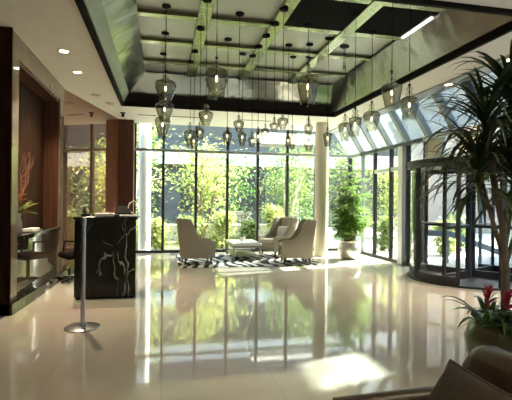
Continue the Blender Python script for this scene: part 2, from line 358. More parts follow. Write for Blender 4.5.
# walls around and behind the camera
MB().box(XLL - .15, XLL, YF, 6.0, 0, ZC).build('wall_left', M['wood'], kind='structure')
MB().box(XLL, XR, YF - .15, YF, 0, ZC).build('wall_front', M['ceiling'], kind='structure')
MB().box(XLL, XL + .02, 6.00, 6.04, 0, ZC - .002).build('wall_left_return', M['wood'], kind='structure')
MB().box(XLL - .15, XL - .6, 6.04, YB, 0, ZC).build('wall_left_core', M['wood'], kind='structure')
# angled mirror-polished wall and its end pillar
A, B = Vector((-1.90, 9.08)), Vector((-1.16, 12.10))
dAB = (B - A).normalized(); nAB = Vector((dAB.y, -dAB.x))
MB().prism([(A.x, A.y), (B.x, B.y), (B.x - .4, B.y + .1), (A.x - .5, A.y)], 0, ZC - .002).build('wall_left_angled', M['mirror_stone'], kind='structure')
MB().box(-1.155, -.78, 12.10, 12.56, 0, ZC - .002).build('wall_left_pillar', M['wood_red'], kind='structure')
MB().box(-3.3, -1.16, 12.2, 12.56, 0, ZC - .002).build('wall_left_end', M['wood'], kind='structure')
bbp = [(A.x + .0, A.y), (A.x + .16, A.y - .02)]
for i in range(1, 9):
    t = i / 8; q = A.lerp(B, t); off = .05 + .22 * math.sin(PI * min(1, t * 1.05)) * (1 - .2 * t)
    bbp.append((q.x + nAB.x * off, q.y + nAB.y * off))
bbp.append((B.x, B.y - .005))
MB().prism(bbp, 0, .14).build('baseboard_left', M['plinth'], kind='structure')

# ------------------------------------------------------------------ glazing, one bay at a time
wcount = [0]
def next_window(kind='structure'):
    wcount[0] += 1; o = empty('window_%d' % wcount[0]); o['kind'] = kind; return o
bxs = [-.78, 0.0, .91, 1.81, 2.70, 3.60, 4.50, 5.13]
for x0, x1 in zip(bxs, bxs[1:]):
    r = next_window()
    f = MB().box(x1 - .035, x1 + .035, YB - .06, YB + .06, 0, ZC - .01) if x1 < 5.1 else MB().box(5.56, 5.64, YB - .06, YB + .06, 0, ZT)
    if x0 < -.7: f.box(x0, x0 + .05, YB - .05, YB + .05, 0, ZC - .01)
    xe = x1 if x1 < 5.1 else XR
    f.box(x0, xe, YB - .04, YB + .05, .0, .07)
    f.build('frame', M['dark_frame'], r)
    MB().box(x0, xe, YB - .11, YB + .07, ZT, ZT + .07).build('transom', M['grey_frame'], r)
    MB().box(x0 + .03, xe - .03, YB - .006, YB + .006, .07, ZT).build('pane', M['glass'], r)
    if x1 < 5.1: MB().box(x0 + .03, x1 - .03, YB - .006, YB + .006, ZT + .07, ZC - .01).build('pane', M['glass'], r)
    else:
        MB().prism([(x0 + .03, 0), (XR, 0), (XS, 1), (x0 + .03, 1)], 0, .01).build('pane', M['glass'], r).matrix_local = Matrix(((1, 0, 0, 0), (0, 0, 1, YB), (0, ZC - ZT - .08, 0, ZT + .07), (0, 0, 0, 1)))
        MB().obox((XR, YB, ZT), (XS, YB, ZC), .08, .10).build('hip_rafter', M['light_frame'], r)
# right glass wall: lower bays left and right of the revolving door, transom lights and skylight bays
DY, DX, DR = 7.50, 5.85, 1.12
lower = [12.6, 11.70, 10.96, 10.10, 9.32, 8.62]
for y0, y1 in zip(lower[1:], lower):
    r = next_window()
    f = MB().box(XR - .05, XR + .05, y0 - .03, y0 + .03, 0, ZT).box(XR - .04, XR + .05, y0, y1, 0, .07).box(XR - .09, XR + .06, y0, y1, ZT - .03, ZT + .06)
    f.build('frame', M['grey_frame'] if y0 > 11 else M['dark_frame'], r)
    if y0 < 10.2:
        MB().box(XR - .04, XR + .04, y0 + .03, y1 - .03, 2.24, 2.34).build('crossbar', M['light_frame'], r)
    MB().box(XR - .005, XR + .005, y0 + .03, y1 - .03, .07, ZT - .03).build('pane', M['glass'], r)
MB().box(XR - .10, XR + .10, 9.42, 9.62, 0, ZT - .03).build('trim_7', M['whitepaint'], kind='structure')
upper_right = [6.38, 5.4, 4.3, 3.2, 2.1, 1.0, -.1, -1.2, -2.3, -3.4, -4.5]
for y1, y0 in zip(upper_right, upper_right[1:]):
    r = next_window()
    MB().box(XR - .05, XR + .05, y1 - .03, y1 + .03, 0, ZT).box(XR - .04, XR + .05, y0, y1, 0, .07).box(XR - .09, XR + .06, y0, y1, ZT - .03, ZT + .06).build('frame', M['dark_frame'], r)
    MB().box(XR - .005, XR + .005, y0 + .03, y1 - .03, .07, ZT - .03).build('pane', M['glass'], r)
# transom lights above the revolving door
MB().box(XR - .09, XR + .06, 6.38, 8.62, ZT - .03, ZT + .06).box(XR - .05, XR + .05, 6.38, 8.62, 2.38, 2.44).build('trim_8', M['light_frame'], kind='structure')
for i in range(4):
    y0 = 6.38 + i * .56; r = next_window()
    MB().box(XR - .04, XR + .04, y0 + .50, y0 + .56, 2.44, ZT - .03).build('frame', M['light_frame'], r)
    MB().box(XR - .01, XR + .01, y0, y0 + .50, 2.44, ZT - .03).build('pane', M['column'] if i % 2 else M['glass'], r)
sky_y = [12.6, 11.70, 10.9, 10.10, 9.3, 8.45, 7.6, 6.75, 5.95, 5.18, 4.12, 3.0, 2.0, 1.0, -.1, -1.2, -2.3, -3.4, -4.5]
for y1, y0 in zip(sky_y, sky_y[1:]):
    r = next_window()
    MB().obox((XR, y0, ZT + .03), (XS - .02, y0, ZC + .03), .11, .14).build('rafter', M['grey_frame'] if y0 > 7.5 else M['dark_frame'], r)
    MB().slab([(XR + .03, y0 + .04, ZT + .05), (XR + .03, y1 - .04, ZT + .05), (XS, y1 - .04, ZC + .06), (XS, y0 + .04, ZC + .06)], .01).build('pane', M['wired'], r)
MB().box(XS - .30, XS + .02, YF, YB, ZC - .035, ZC - .001).build('trim_9', M['grey_frame'], kind='structure')

# ------------------------------------------------------------------ columns
cl = MB().lathe([(.18, 0), (.18, ZC - .002)], n=40).build('round_column', M['column'], smooth=40, loc=(4.20, 11.3, 0))
tag(cl, 'round cream plaster column standing by the rear glass, sunlit down its right side', 'column')
cl2 = MB().lathe([(.17, -.06), (.17, 4.2)], n=32).build('round_column', M['whitepaint'], smooth=40, loc=(-.52, 13.05, 0))
tag(cl2, 'white sunlit column outside the rear glass beside the brown pillar', 'column')

# ------------------------------------------------------------------ wall niche on the left
n_ = empty('display_niche', (XL, 7.5, 0)); tag(n_, 'tall dark wood wall niche in a tan stone surround above brown polished panels', 'wall niche')
def np_(mb, name, mat): return mb.build(name, mat, n_)
np_(MB().box(-.45, 0, -1.46, -1.15, 0, ZC - .002), 'jamb', M['bronze'])
np_(MB().box(-.45, 0, 1.24, 1.56, 0, ZC - .002), 'jamb', M['bronze'])
np_(MB().box(-.45, 0, -1.15, 1.24, 3.30, ZC - .002), 'header', M['bronze'])
np_(MB().box(-.45, -.03, -1.15, 1.24, 3.26, 3.30), 'reveal', M['wood_red'])
np_(MB().box(-.45, -.27, -1.15, 1.24, .96, 3.26), 'back_panel', M['wood'])
np_(MB().box(-.27, -.02, 1.20, 1.24, .96, 3.26), 'lining', M['wood_red'])
np_(MB().box(-.40, .03, -1.15, 1.24, .90, .96, .006, 1), 'shelf', M['plinth'])
for i in range(3):
    y0 = -1.15 + i * .797
    np_(MB().box(-.40, -.02, y0 + .004, y0 + .793, .14, .90), 'lower_panel', M['lowpanel'])
np_(MB().prism([(-.40, -1.5), (.05, -1.5), (.09, -.6), (.10, .5), (.12, 1.56), (-.40, 1.56)], 0, .14), 'plinth', M['plinth'])
# vase with branches on the shelf
v = empty('flower_arrangement', (XL - .13, 6.75, .96)); tag(v, 'pale vase of orange flowers and curly twigs on the niche shelf', 'flower arrangement')
MB().lathe([(.05, 0), (.075, .03), (.07, .15), (.045, .24), (.06, .30)], n=20).build('vase', M['ceramic'], v, 50)
rnd = random.Random(4)
tw = MB()
for i in range(15):
    p = Vector((0, 0, .28)); a = rnd.uniform(-1.3, 1.9); d = Vector((rnd.uniform(-.02, .12), math.sin(a) * .55, 1)).normalized(); pts = [p.copy()]; ph = rnd.uniform(0, 6)
    for k in range(10):
        p = p + d * rnd.uniform(.07, .115) + Vector((.02 * math.sin(ph + k * 1.9), .035 * math.cos(ph + k * 1.7), 0)); pts.append(p.copy())
    tw.tube(pts, [.007 * (1 - i_ / 14) for i_ in range(len(pts))], 5)
tw.build('twigs', M['twig'], v)
lv = MB()
for i in range(26): lv.strap((rnd.uniform(-.03, .03), rnd.uniform(-.03, .03), .28), (rnd.uniform(-.5, .8), rnd.uniform(-1, 1), rnd.uniform(.1, .9)), rnd.uniform(.2, .34), .06, .8, 4)
lv.build('leaves', M['leaf_b'], v, 'leaf')
for i in range(7):
    a = rnd.uniform(0, 6.28); c = Vector((.06 + .06 * math.cos(a), .10 * math.sin(a), rnd.uniform(.28, .66))); fb = MB()
    for k in range(6): fb.strap(c, (math.cos(k * 1.05), math.sin(k * 1.05), .5), .06, .035, .5, 3)
    fb.build('blossom', M['orange'], v, 'leaf')
t = empty('display_tray', (XL - .10, 7.35, .96)); tag(t, 'silver tray lying on the niche shelf right of the flower vase', 'tray')
MB().box(-.11, .10, -.24, .24, 0, .02, .005, 1).build('base', M['steel'], t); MB().box(-.08, .07, -.20, .20, .02, .05, .004, 1).build('booklet', M['paper'], t)

# ------------------------------------------------------------------ reception desk and what stands on it
d = empty('reception_desk', (-.83, 6.78, 0), math.radians(0)); tag(d, 'black marble reception desk with white veins', 'reception desk')
MB().box(-.42, .44, 0, .62, .03, 1.17).build('body', M['nero'], d)
MB().box(-.40, .42, .03, .60, 0, .03).build('plinth', M['black'], d)
MB().box(-.44, .46, -.02, .64, 1.17, 1.21, .006, 1).build('worktop', M['nero'], d)
o = empty('desk_telephone', (-1.13, 7.05, 1.21)); tag(o, 'small black telephone at the left end of the marble desk', 'telephone')
MB().prism([(-.06, -.07), (.06, -.07), (.06, .07), (-.06, .07)], 0, .035).build('base', M['blackplastic'], o)
MB().tube([(-.03, -.07, .06), (-.03, -.05, .10), (-.03, .05, .10), (-.03, .07, .06)], .022, 8).build('handset', M['blackplastic'], o)
MB().box(-.04, .0, -.03, .03, .03, .14, .01, 2).build('cradle', M['blackplastic'], o)
o = MB().box(-.14, .14, -.10, .10, 0, .045, .008, 2).build('paper_box', M['paper'], None, loc=(-.86, 7.08, 1.21)); tag(o, 'low white box lying on the marble desk between telephone and terminal', 'box')
o = empty('desk_terminal', (-.60, 7.08, 1.21)); tag(o, 'black desktop terminal standing in the middle of the marble desk', 'terminal')
MB().box(-.13, .13, -.10, .12, 0, .03, .006, 1).build('base', M['blackplastic'], o)
MB().slab([(-.12, .02, .03), (.12, .02, .03), (.09, .08, .145), (-.09, .08, .145)], .03).build('screen', M['blackplastic'], o)
MB().box(-.17, -.14, -.07, .08, 0, .02).build('key_block', M['blackplastic'], o)
o = empty('reading_lamp', (-.43, 7.12, 1.21)); tag(o, 'thin white looped lamp near the right end of the desk', 'lamp')
MB().lathe([(.05, 0), (.05, .012), (.01, .02)], n=20).build('base', M['whitepaint'], o, 40)
MB().tube([(.0, 0, .015), (-.05, 0, .06), (-.10, 0, .13), (-.08, 0, .20), (-.02, 0, .235), (.04, 0, .215)], .008, 8).build('loop', M['whitepaint'], o, True)
o = MB().box(-.13, .12, -.09, .10, 0, .022, .004, 1).build('paper_tray', M['paper'], None, loc=(-.50, 6.90, 1.21)); tag(o, 'flat white papers at the right edge of the desk', 'papers')
# stanchion
st = empty('stanchion', (-.88, 5.30, 0)); tag(st, 'brushed steel stanchion post on a round base before the desk', 'stanchion')
MB().lathe([(.195, 0), (.195, .012), (.17, .024), (.05, .034), (.034, .05)], n=40).build('base', M['steel'], st, 40)
MB().lathe([(.026, .04), (.026, 1.19)], n=20).build('post', M['steel'], st, 40)
MB().lathe([(.030, 1.17), (.030, 1.23), (.024, 1.245)], n=20).build('cap', M['steel'], st, 40)
# office chair behind the desk
oc = empty('office_chair', (-1.50, 8.35, 0), math.radians(-60)); tag(oc, 'dark swivel armchair behind the left end of the black desk', 'office chair')
MB().box(-.25, .25, -.25, .25, .42, .52, .04, 3).build('seat', M['black'], oc, 40)
MB().box(-.23, .23, .20, .28, .55, 1.02, .035, 3).build('backrest', M['black'], oc, 40)
MB().tube([(0, 0, .06), (0, 0, .43)], .03, 10).build('column', M['dark_frame'], oc)
for k in range(5):
    a = 2 * PI * k / 5; MB().obox((0, 0, .09), (.28 * math.cos(a), .28 * math.sin(a), .05), .04, .04).ball((.28 * math.cos(a), .28 * math.sin(a), .03), .03, 1).build('leg', M['dark_frame'], oc)
for s in (-1, 1):
    MB().tube([(s * .27, .15, .45), (s * .28, .15, .68), (s * .28, -.12, .70), (s * .27, -.15, .46)], .018, 8).build('armrest', M['black'], oc)

# ------------------------------------------------------------------ lounge group
rg = MB().box(-1.65, 1.65, -1.12, 1.12, .001, .014).build('zebra_rug', M['rug'], None, loc=(2.0, 10.75, 0)); tag(rg, 'black and white zebra patterned rug under the wingback chairs', 'rug')
def wing_chair(name):
    r = empty(name)
    # plan runs front left -> back -> front right; high back, wings sweeping down to low arms
    plan = []; N = 44
    for i in range(N + 1):
        t = i / N; u = t * 2 - 1; au = abs(u)
        if au > .36:
            q = (au - .36) / .64; x = -.30 + .68 * q; y = .35 - .01 * q + .02 * math.sin(q * PI)
        else:
            q = au / .36; x = -.37 + .07 * q ** 4; y = .35 * math.sin(q * PI / 2) ** .8
        y *= 1 if u > 0 else -1
        k = max(0, min(1, (au - .57) / .22)); k = 1 - (1 - k) ** 2.2 if k > 0 else 0
        h = 1.02 * (1 - k) + .56 * k - .03 * max(0, (au - .8) / .2)
        plan.append((x, y, h, u))
    bm = bmesh.new(); rings = []
    for i, (x, y, h, u) in enumerate(plan):
        a = plan[max(i - 1, 0)]; b = plan[min(i + 1, N)]
        tx, ty = b[0] - a[0], b[1] - a[1]; l = math.hypot(tx, ty); nx, ny = -ty / l, tx / l
        th = .075; row = []
        for side in (0, 1):
            zs = [.15, .30, .5 * (.3 + h), h - .04, h] if side == 0 else [h, h - .04, .5 * (.3 + h), .30, .15]
            for z in zs:
                ins = (th if side else 0) + (.012 if (z == h and not side) else 0) - (.012 if (z == h and side) else 0)
                ln = -.13 * max(0, z - .3) * (1 if x < 0 else max(0, 1 - x / .2)) - .03 * (0)
                row.append(bm.verts.new((x + nx * -ins + ln, y + ny * -ins, z)))
        rings.append(row)
    for p, q in zip(rings, rings[1:]):
        n = len(p)
        for k in range(n): bm.faces.new((p[k], p[(k + 1) % n], q[(k + 1) % n], q[k]))
    bm.faces.new(rings[0]); bm.faces.new(rings[-1][::-1])
    s = MB(); s.bm.free(); s.bm = bm; s.build('wing_back', M['fabric'], r, 50)
    MB().box(-.28, .34, -.275, .275, .15, .34, .02, 2).build('seat_base', M['fabric'], r, 40)
    MB().box(-.27, .40, -.272, .272, .34, .46, .045, 3).build('seat_cushion', M['fabric'], r, 40)
    pl = MB(); pl.box(-.07, .07, -.22, .22, -.17, .17, .06, 3); o = pl.build('pillow', M['fabric_light'], r, 40); o.location = (-.20, 0, .62); o.rotation_euler = (0, -.25, 0)
    for sx, sy in ((.28, .27), (.28, -.27), (-.27, .27), (-.27, -.27)):
        MB().tube([(sx, sy, .17), (sx + (.03 if sx > 0 else -.04), sy, 0)], [.028, .016], 8).build('leg', M['leg'], r)
    return r
GR = 'wingback chairs round the low table'
c1 = wing_chair('wingback_chair'); c2 = copy_tree(c1); c3 = copy_tree(c1)
c1.location = (.78, 10.30, .015); c1.rotation_euler = (0, 0, math.radians(4)); tag(c1, 'taupe wingback chair at the left end of the rug, seen from its side', 'armchair', GR)
c2.location = (3.02, 11.45, .015); c2.rotation_euler = (0, 0, math.radians(205)); tag(c2, 'taupe wingback chair right of the low table nearest the rear window', 'armchair', GR)
c3.location = (3.10, 10.05, .015); c3.rotation_euler = (0, 0, math.radians(172)); tag(c3, 'taupe wingback chair at the front right of the rug beside the column', 'armchair', GR)
ct = empty('coffee_table', (2.02, 11.15, .015)); tag(ct, 'low white stone topped coffee table between the wingback chairs', 'coffee table')
MB().box(-.36, .36, -.62, .62, .36, .42, .006, 1).build('tabletop', M['tabletop'], ct)
ap = MB(); ring(ap, -.31, .31, -.57, .57, .03, .31, .36); ap.build('apron', M['tableframe'], ct)
for sx in (-.325, .325):
    for sy in (-.585, .585): MB().box(sx - .02, sx + .02, sy - .02, sy + .02, 0, .36).build('leg', M['tableframe'], ct)
MB().box(-.33, .33, -.59, .59, .10, .12).build('lower_shelf', M['tableframe'], ct)
oc_ = empty('potted_orchid', (2.0, 11.1, .435)); tag(oc_, 'white orchid in a small pot on the coffee table', 'potted plant')
MB().lathe([(.05, 0), (.075, .10), (.075, .12), (.06, .12)], n=20).build('pot', M['ceramic'], oc_, 40)
sm = MB()
heads = []
rnd = random.Random(8)
for k in range(3):
    a = k * 2.1; pts = [(0, 0, .10), (.03 * math.cos(a), .03 * math.sin(a), .35), (.06 * math.cos(a), .06 * math.sin(a), .58), (.12 * math.cos(a), .12 * math.sin(a), .66)]
    sm.tube(pts, .006, 6); heads += [Vector(pts[2]), Vector(pts[3]) + Vector((.05 * math.cos(a), .05 * math.sin(a), .06)), Vector(pts[3]), (Vector(pts[2]) + Vector(pts[3])) / 2 + Vector((0, 0, .05))]
sm.build('stem', M['stem'], oc_)
for h in heads:
    fb = MB()
    for k in range(9): fb.strap(h, (math.cos(k * 1.257), math.sin(k * 1.257), .9 - .25 * k), .11, .10, .5, 3)
    fb.build('blossom', M['petal'], oc_, 'leaf')
lf = MB()
for k in range(6): lf.strap((0, 0, .11), (math.cos(k * 1.05), math.sin(k * 1.05), .6), .2, .06, 1.0, 5)
lf.build('leaves', M['bromleaf'], oc_, 'leaf')

# palm-like plant in silver planter
pp = empty('potted_palm', (4.72, 10.62, 0)); tag(pp, 'tall bushy bright green plant in a silver planter beside the column', 'potted plant')
MB().lathe([(.17, 0), (.24, .06), (.29, .22), (.28, .36), (.23, .44), (.25, .47), (.22, .47), (.20, .42)], n=32).build('planter', M['pot_silver'], pp, 50)
MB().lathe([(.215, .40), (.215, .42)], n=24).build('soil', M['soil'], pp)
rnd = random.Random(21)
stm = MB(); lf = MB()
for k in range(24):
    a = rnd.uniform(0, 6.28); rr = rnd.uniform(.02, .15); hgt = rnd.uniform(.8, 2.42); ln = rnd.uniform(.0, .26)
    base = Vector((rr * math.cos(a), rr * math.sin(a), .41)); top = base + Vector((ln * math.cos(a), ln * math.sin(a), hgt - .4))
    stm.tube([base, base.lerp(top, .5) + Vector((.02, .01, 0)), top], [.012, .011, .006], 6)
    for q in range(13):
        f_ = rnd.uniform(.12, 1.0); p = base.lerp(top, f_); aa = rnd.uniform(0, 6.28)
        dd = Vector((math.cos(aa), math.sin(aa), rnd.uniform(.1, .9)))
        e1 = p + dd.normalized() * rnd.uniform(.10, .22)
        stm.tube([p, e1], .004, 4)
        for g in range(7):
            fa = (g - 3) * .42; dv = Vector((math.cos(aa + fa), math.sin(aa + fa), rnd.uniform(-.1, .4)))
            lf.strap(e1, dv, rnd.uniform(.18, .30), .055, 1.0, 4)
stm.build('stem', M['bark'], pp); lf.build('leaves', M['palmleaf'], pp, 'leaf')

# ------------------------------------------------------------------ revolving door
rv = empty('revolving_door', (DX, DY, 0)); tag(rv, 'glass revolving door with dark frames in the right glass wall', 'revolving door')
def arc(r, a0, a1, n=24): return [(r * math.cos(a0 + (a1 - a0) * i / n), r * math.sin(a0 + (a1 - a0) * i / n)) for i in range(n + 1)]
MB().lathe([(DR + .04, 0.001), (DR + .04, .035), (DR - .02, .05)], n=64).build('floor_ring', M['dark_frame'], rv, 30)
MB().lathe([(DR + .05, 2.17), (DR + .05, 2.27), (.02, 2.29)], n=64).build('canopy', M['dark_frame'], rv, 30)
MB().lathe([(DR, 2.12), (DR + .03, 2.17)], n=64, cap=False).build('canopy_trim', M['dark_frame'], rv, 30)
for a0, a1 in ((math.radians(128), math.radians(222)), (math.radians(-52), math.radians(42))):
    pw = MB(); pts = arc(DR - .03, a0, a1); inn = arc(DR - .042, a0, a1)
    pw.prism(pts + inn[::-1], .05, 2.17); g = pw.build('curved_glass', M['doorglass'], rv, 30)
for deg in (128, 175, 222, -52, 42, 0):
    a = math.radians(deg); x, y = (DR - .03) * math.cos(a), (DR - .03) * math.sin(a)
    MB().obox((x, y, .03), (x, y, 2.17), .06, .09, Vector((x, y, 0)).normalized()).build('post', M['dark_frame'], rv)
for a0, a1 in ((128, 222), (-52, 42)):
    lo = arc(DR, math.radians(a0), math.radians(a1)); hi = arc(DR - .06, math.radians(a0), math.radians(a1))
    MB().prism(lo + hi[::-1], .05, .17).build('kick_rail', M['dark_frame'], rv, 30)
MB().lathe([(.045, .02), (.045, 2.17)], n=16).build('spindle', M['dark_frame'], rv, 40)
for k in range(4):
    a = math.radians(28 + 90 * k); ca, sa = math.cos(a), math.sin(a); wr = DR - .09
    P = lambda r_, z: (r_ * ca, r_ * sa, z)
    wg = MB(); up = Vector((-sa, ca, 0))
    wg.obox(P(.06, .05), P(.06, 2.14), .05, .05, up).obox(P(wr, .05), P(wr, 2.14), .06, .05, up)
    wg.obox(P(.06, .11), P(wr, .11), .05, .14).obox(P(.06, 2.10), P(wr, 2.10), .05, .09).obox(P(.06, 1.02), P(wr, 1.02), .045, .05)
    wf = wg.build('door_wing', M['dark_frame'], rv)
    MB().slab([P(.08, .16), P(wr - .02, .16), P(wr - .02, 2.06), P(.08, 2.06)], .008).build('pane', M['doorglass'], wf)
    MB().obox((*P(.15, 1.02)[:2], 1.05), (*P(wr - .1, 1.02)[:2], 1.05), .10, .03).build('push_bar', M['steel'], wf)

# ------------------------------------------------------------------ sofa, pillow, planter in the foreground right
sf = empty('leather_sofa', (1.0, 0, 0)); tag(sf, 'brown leather sofa with a rounded back in the right foreground', 'sofa')
MB().box(-.08, .62, .15, 2.16, .10, .26, .03, 2).build('frame', M['leather'], sf, 40)
MB().box(-.10, .56, .17, 2.05, .22, .33, .04, 4).build('seat_cushion', M['leather'], sf, 50)
bk = MB()
prof = [(.56, .12), (.56, .40), (.555, .58), (.565, .66), (.60, .705), (.65, .72), (.71, .71), (.76, .67), (.79, .60), (.80, .40), (.80, .12)]
rings = []
for y, sh in ((.10, .03), (.13, 0), (.6, 0), (1.2, 0), (1.8, 0), (1.98, .0), (2.03, .02), (2.06, .06)):
    rings.append([bk.bm.verts.new((x + (.0), y, z - (sh if z > .5 else 0))) for x, z in prof])
for a, b in zip(rings, rings[1:]):
    for k in range(len(prof)): bk.bm.faces.new((a[k], a[(k + 1) % len(prof)], b[(k + 1) % len(prof)], b[k]))
bk.bm.faces.new(rings[0]); bk.bm.faces.new(rings[-1][::-1])
bk.build('backrest', M['leather'], sf, 50)
MB().tube([(-.10, 2.17, .36), (.25, 2.17, .365), (.60, 2.17, .37)], [.065, .07, .07], 14).build('armrest', M['leather'], sf, 60)
for sx, sy in ((-.03, .2), (-.03, 2.1), (.74, .2), (.74, 1.98)): MB().tube([(sx, sy, .13), (sx, sy, 0)], [.03, .022], 8).build('leg', M['leg'], sf)
def pillow(name, wdt, hgt, thk, mat):
    r = empty(name); mb = MB(); N = 16; g = {}
    for sgn in (1, -1):
        for i in range(N + 1):
            for j in range(N + 1):
                u, v_ = i / N * 2 - 1, j / N * 2 - 1
                edge = abs(i - N / 2) == N / 2 or abs(j - N / 2) == N / 2
                if sgn < 0 and edge: g[(sgn, i, j)] = g[(1, i, j)]; continue
                puff = ((1 - u * u) * (1 - v_ * v_)) ** .45
                pin = 1 - .06 * (1 - v_ * v_) * abs(u); pin2 = 1 - .06 * (1 - u * u) * abs(v_)
                g[(sgn, i, j)] = mb.bm.verts.new((sgn * thk / 2 * puff, u * wdt / 2 * pin, v_ * hgt / 2 * pin2))
        for i in range(N):
            for j in range(N): mb.bm.faces.new((g[(sgn, i, j)], g[(sgn, i + 1, j)], g[(sgn, i + 1, j + 1)], g[(sgn, i, j + 1)]))
    mb.build('cover', mat, r, True)
    e = []
    for k in range(64):
        s_, q = divmod(k, 16); q = q / 16 * 2 - 1
        u, v_ = ((q, -1), (1, q), (-q, 1), (-1, -q))[s_]
        e.append((0, u * wdt / 2 * (1 - .06 * (1 - v_ * v_) * abs(u)), v_ * hgt / 2 * (1 - .06 * (1 - u * u) * abs(v_))))
    MB().tube(e + [e[0]], .008, 6, False).build('piping', M['piping'], r, True)
    return r
pw = pillow('throw_pillow', .58, .40, .19, M['suede']); pw.location = (1.37, 1.745, .465); pw.rotation_euler = (0, math.radians(32), math.radians(0))
tag(pw, 'dark brown square throw pillow leaning against the sofa back', 'pillow')

PX, PY = 2.84, 3.12
pt = empty('planter', (PX, PY, 0)); tag(pt, 'large round olive glazed planter behind the sofa', 'planter')
MB().lathe([(.20, 0), (.27, .05), (.35, .20), (.365, .34), (.33, .45), (.30, .48), (.315, .51), (.28, .51), (.26, .44)], n=40).build('pot', M['pot_olive'], pt, 60)
MB().lathe([(.275, .42), (.275, .45)], n=32).build('soil', M['soil'], pt)
rnd = random.Random(31)
def bromeliad(i, x, y, h, sz, label):
    b = empty('bromeliad', (x, y, .45)); tag(b, label, 'bromeliad', 'red bromeliads in the olive planter')
    lb = MB()
    for k in range(22):
        a = rnd.uniform(0, 6.28); lb.strap((.015 * math.cos(a), .015 * math.sin(a), 0), (math.cos(a), math.sin(a), rnd.uniform(.35, 1.7)), rnd.uniform(.30, .50) * sz, .044, rnd.uniform(1.3, 2.3), 7, .2)
    lb.build('leaves', M['bromleaf'], b, 'leaf')
    fb = MB(); fb.tube([(0, 0, 0), (0, 0, h - .05)], .009, 6)
    for k in range(16):
        a = k * 2.4; z = h - .10 + .10 * k / 16; fb.strap((0, 0, z), (math.cos(a), math.sin(a), .6 + k * .11), .12 - .003 * k, .030, .5, 4)
    fb.build('flower', M['red'], b, 'leaf')
bromeliad(0, PX - .285, PY - .06, .30, 1.0, 'crimson bromeliad at the left rim of the olive planter')
bromeliad(1, PX - .20, PY - .17, .28, 1.0, 'crimson bromeliad in the front middle of the olive planter')
bromeliad(2, PX - .07, PY - .25, .33, .9, 'crimson bromeliad at the right of the olive planter by the trunk')
dr = empty('dracaena', (PX - .12, PY - .05, .44)); tag(dr, 'tall dark dracaena with drooping strap leaves growing from the olive planter', 'dracaena')
rnd = random.Random(77)
TR = [[(0, 0, 0), (.01, .01, .45), (-.03, .0, .85), (-.12, .01, 1.25), (-.20, .0, 1.70)],
      [(-.01, .005, .62), (.07, .0, 1.1), (.0, -.03, 1.88)],
      [(.00, .01, .55), (-.10, .04, .9), (-.25, .02, 1.32)],
      [(.0, .01, .5), (.20, .02, 1.0), (.28, .04, 1.62)],
      [(-.03, .0, .85), (.0, -.06, 1.05), (.0, -.07, 1.28)]]
for k, p in enumerate(TR): MB().tube(p, [.034 * (1 - .45 * i / len(p)) * (1 if k < 1 else .6) for i in range(len(p))], 8).build('trunk', M['bark'], dr, True)
for p in TR:
    top = Vector(p[-1]); cb_ = MB()
    for k in range(95):
        a = rnd.uniform(0, 6.28); f_ = k / 95; el = -.15 + 1.9 * f_
        cb_.strap(top + Vector((0, 0, -.22 + .30 * f_)), (math.cos(a), math.sin(a), el), rnd.uniform(.42, .74), rnd.uniform(.028, .040), rnd.uniform(1.3, 2.8), 8, .12)
    cb_.build('leaf_crown', M['darkleaf'], dr, 'leaf')

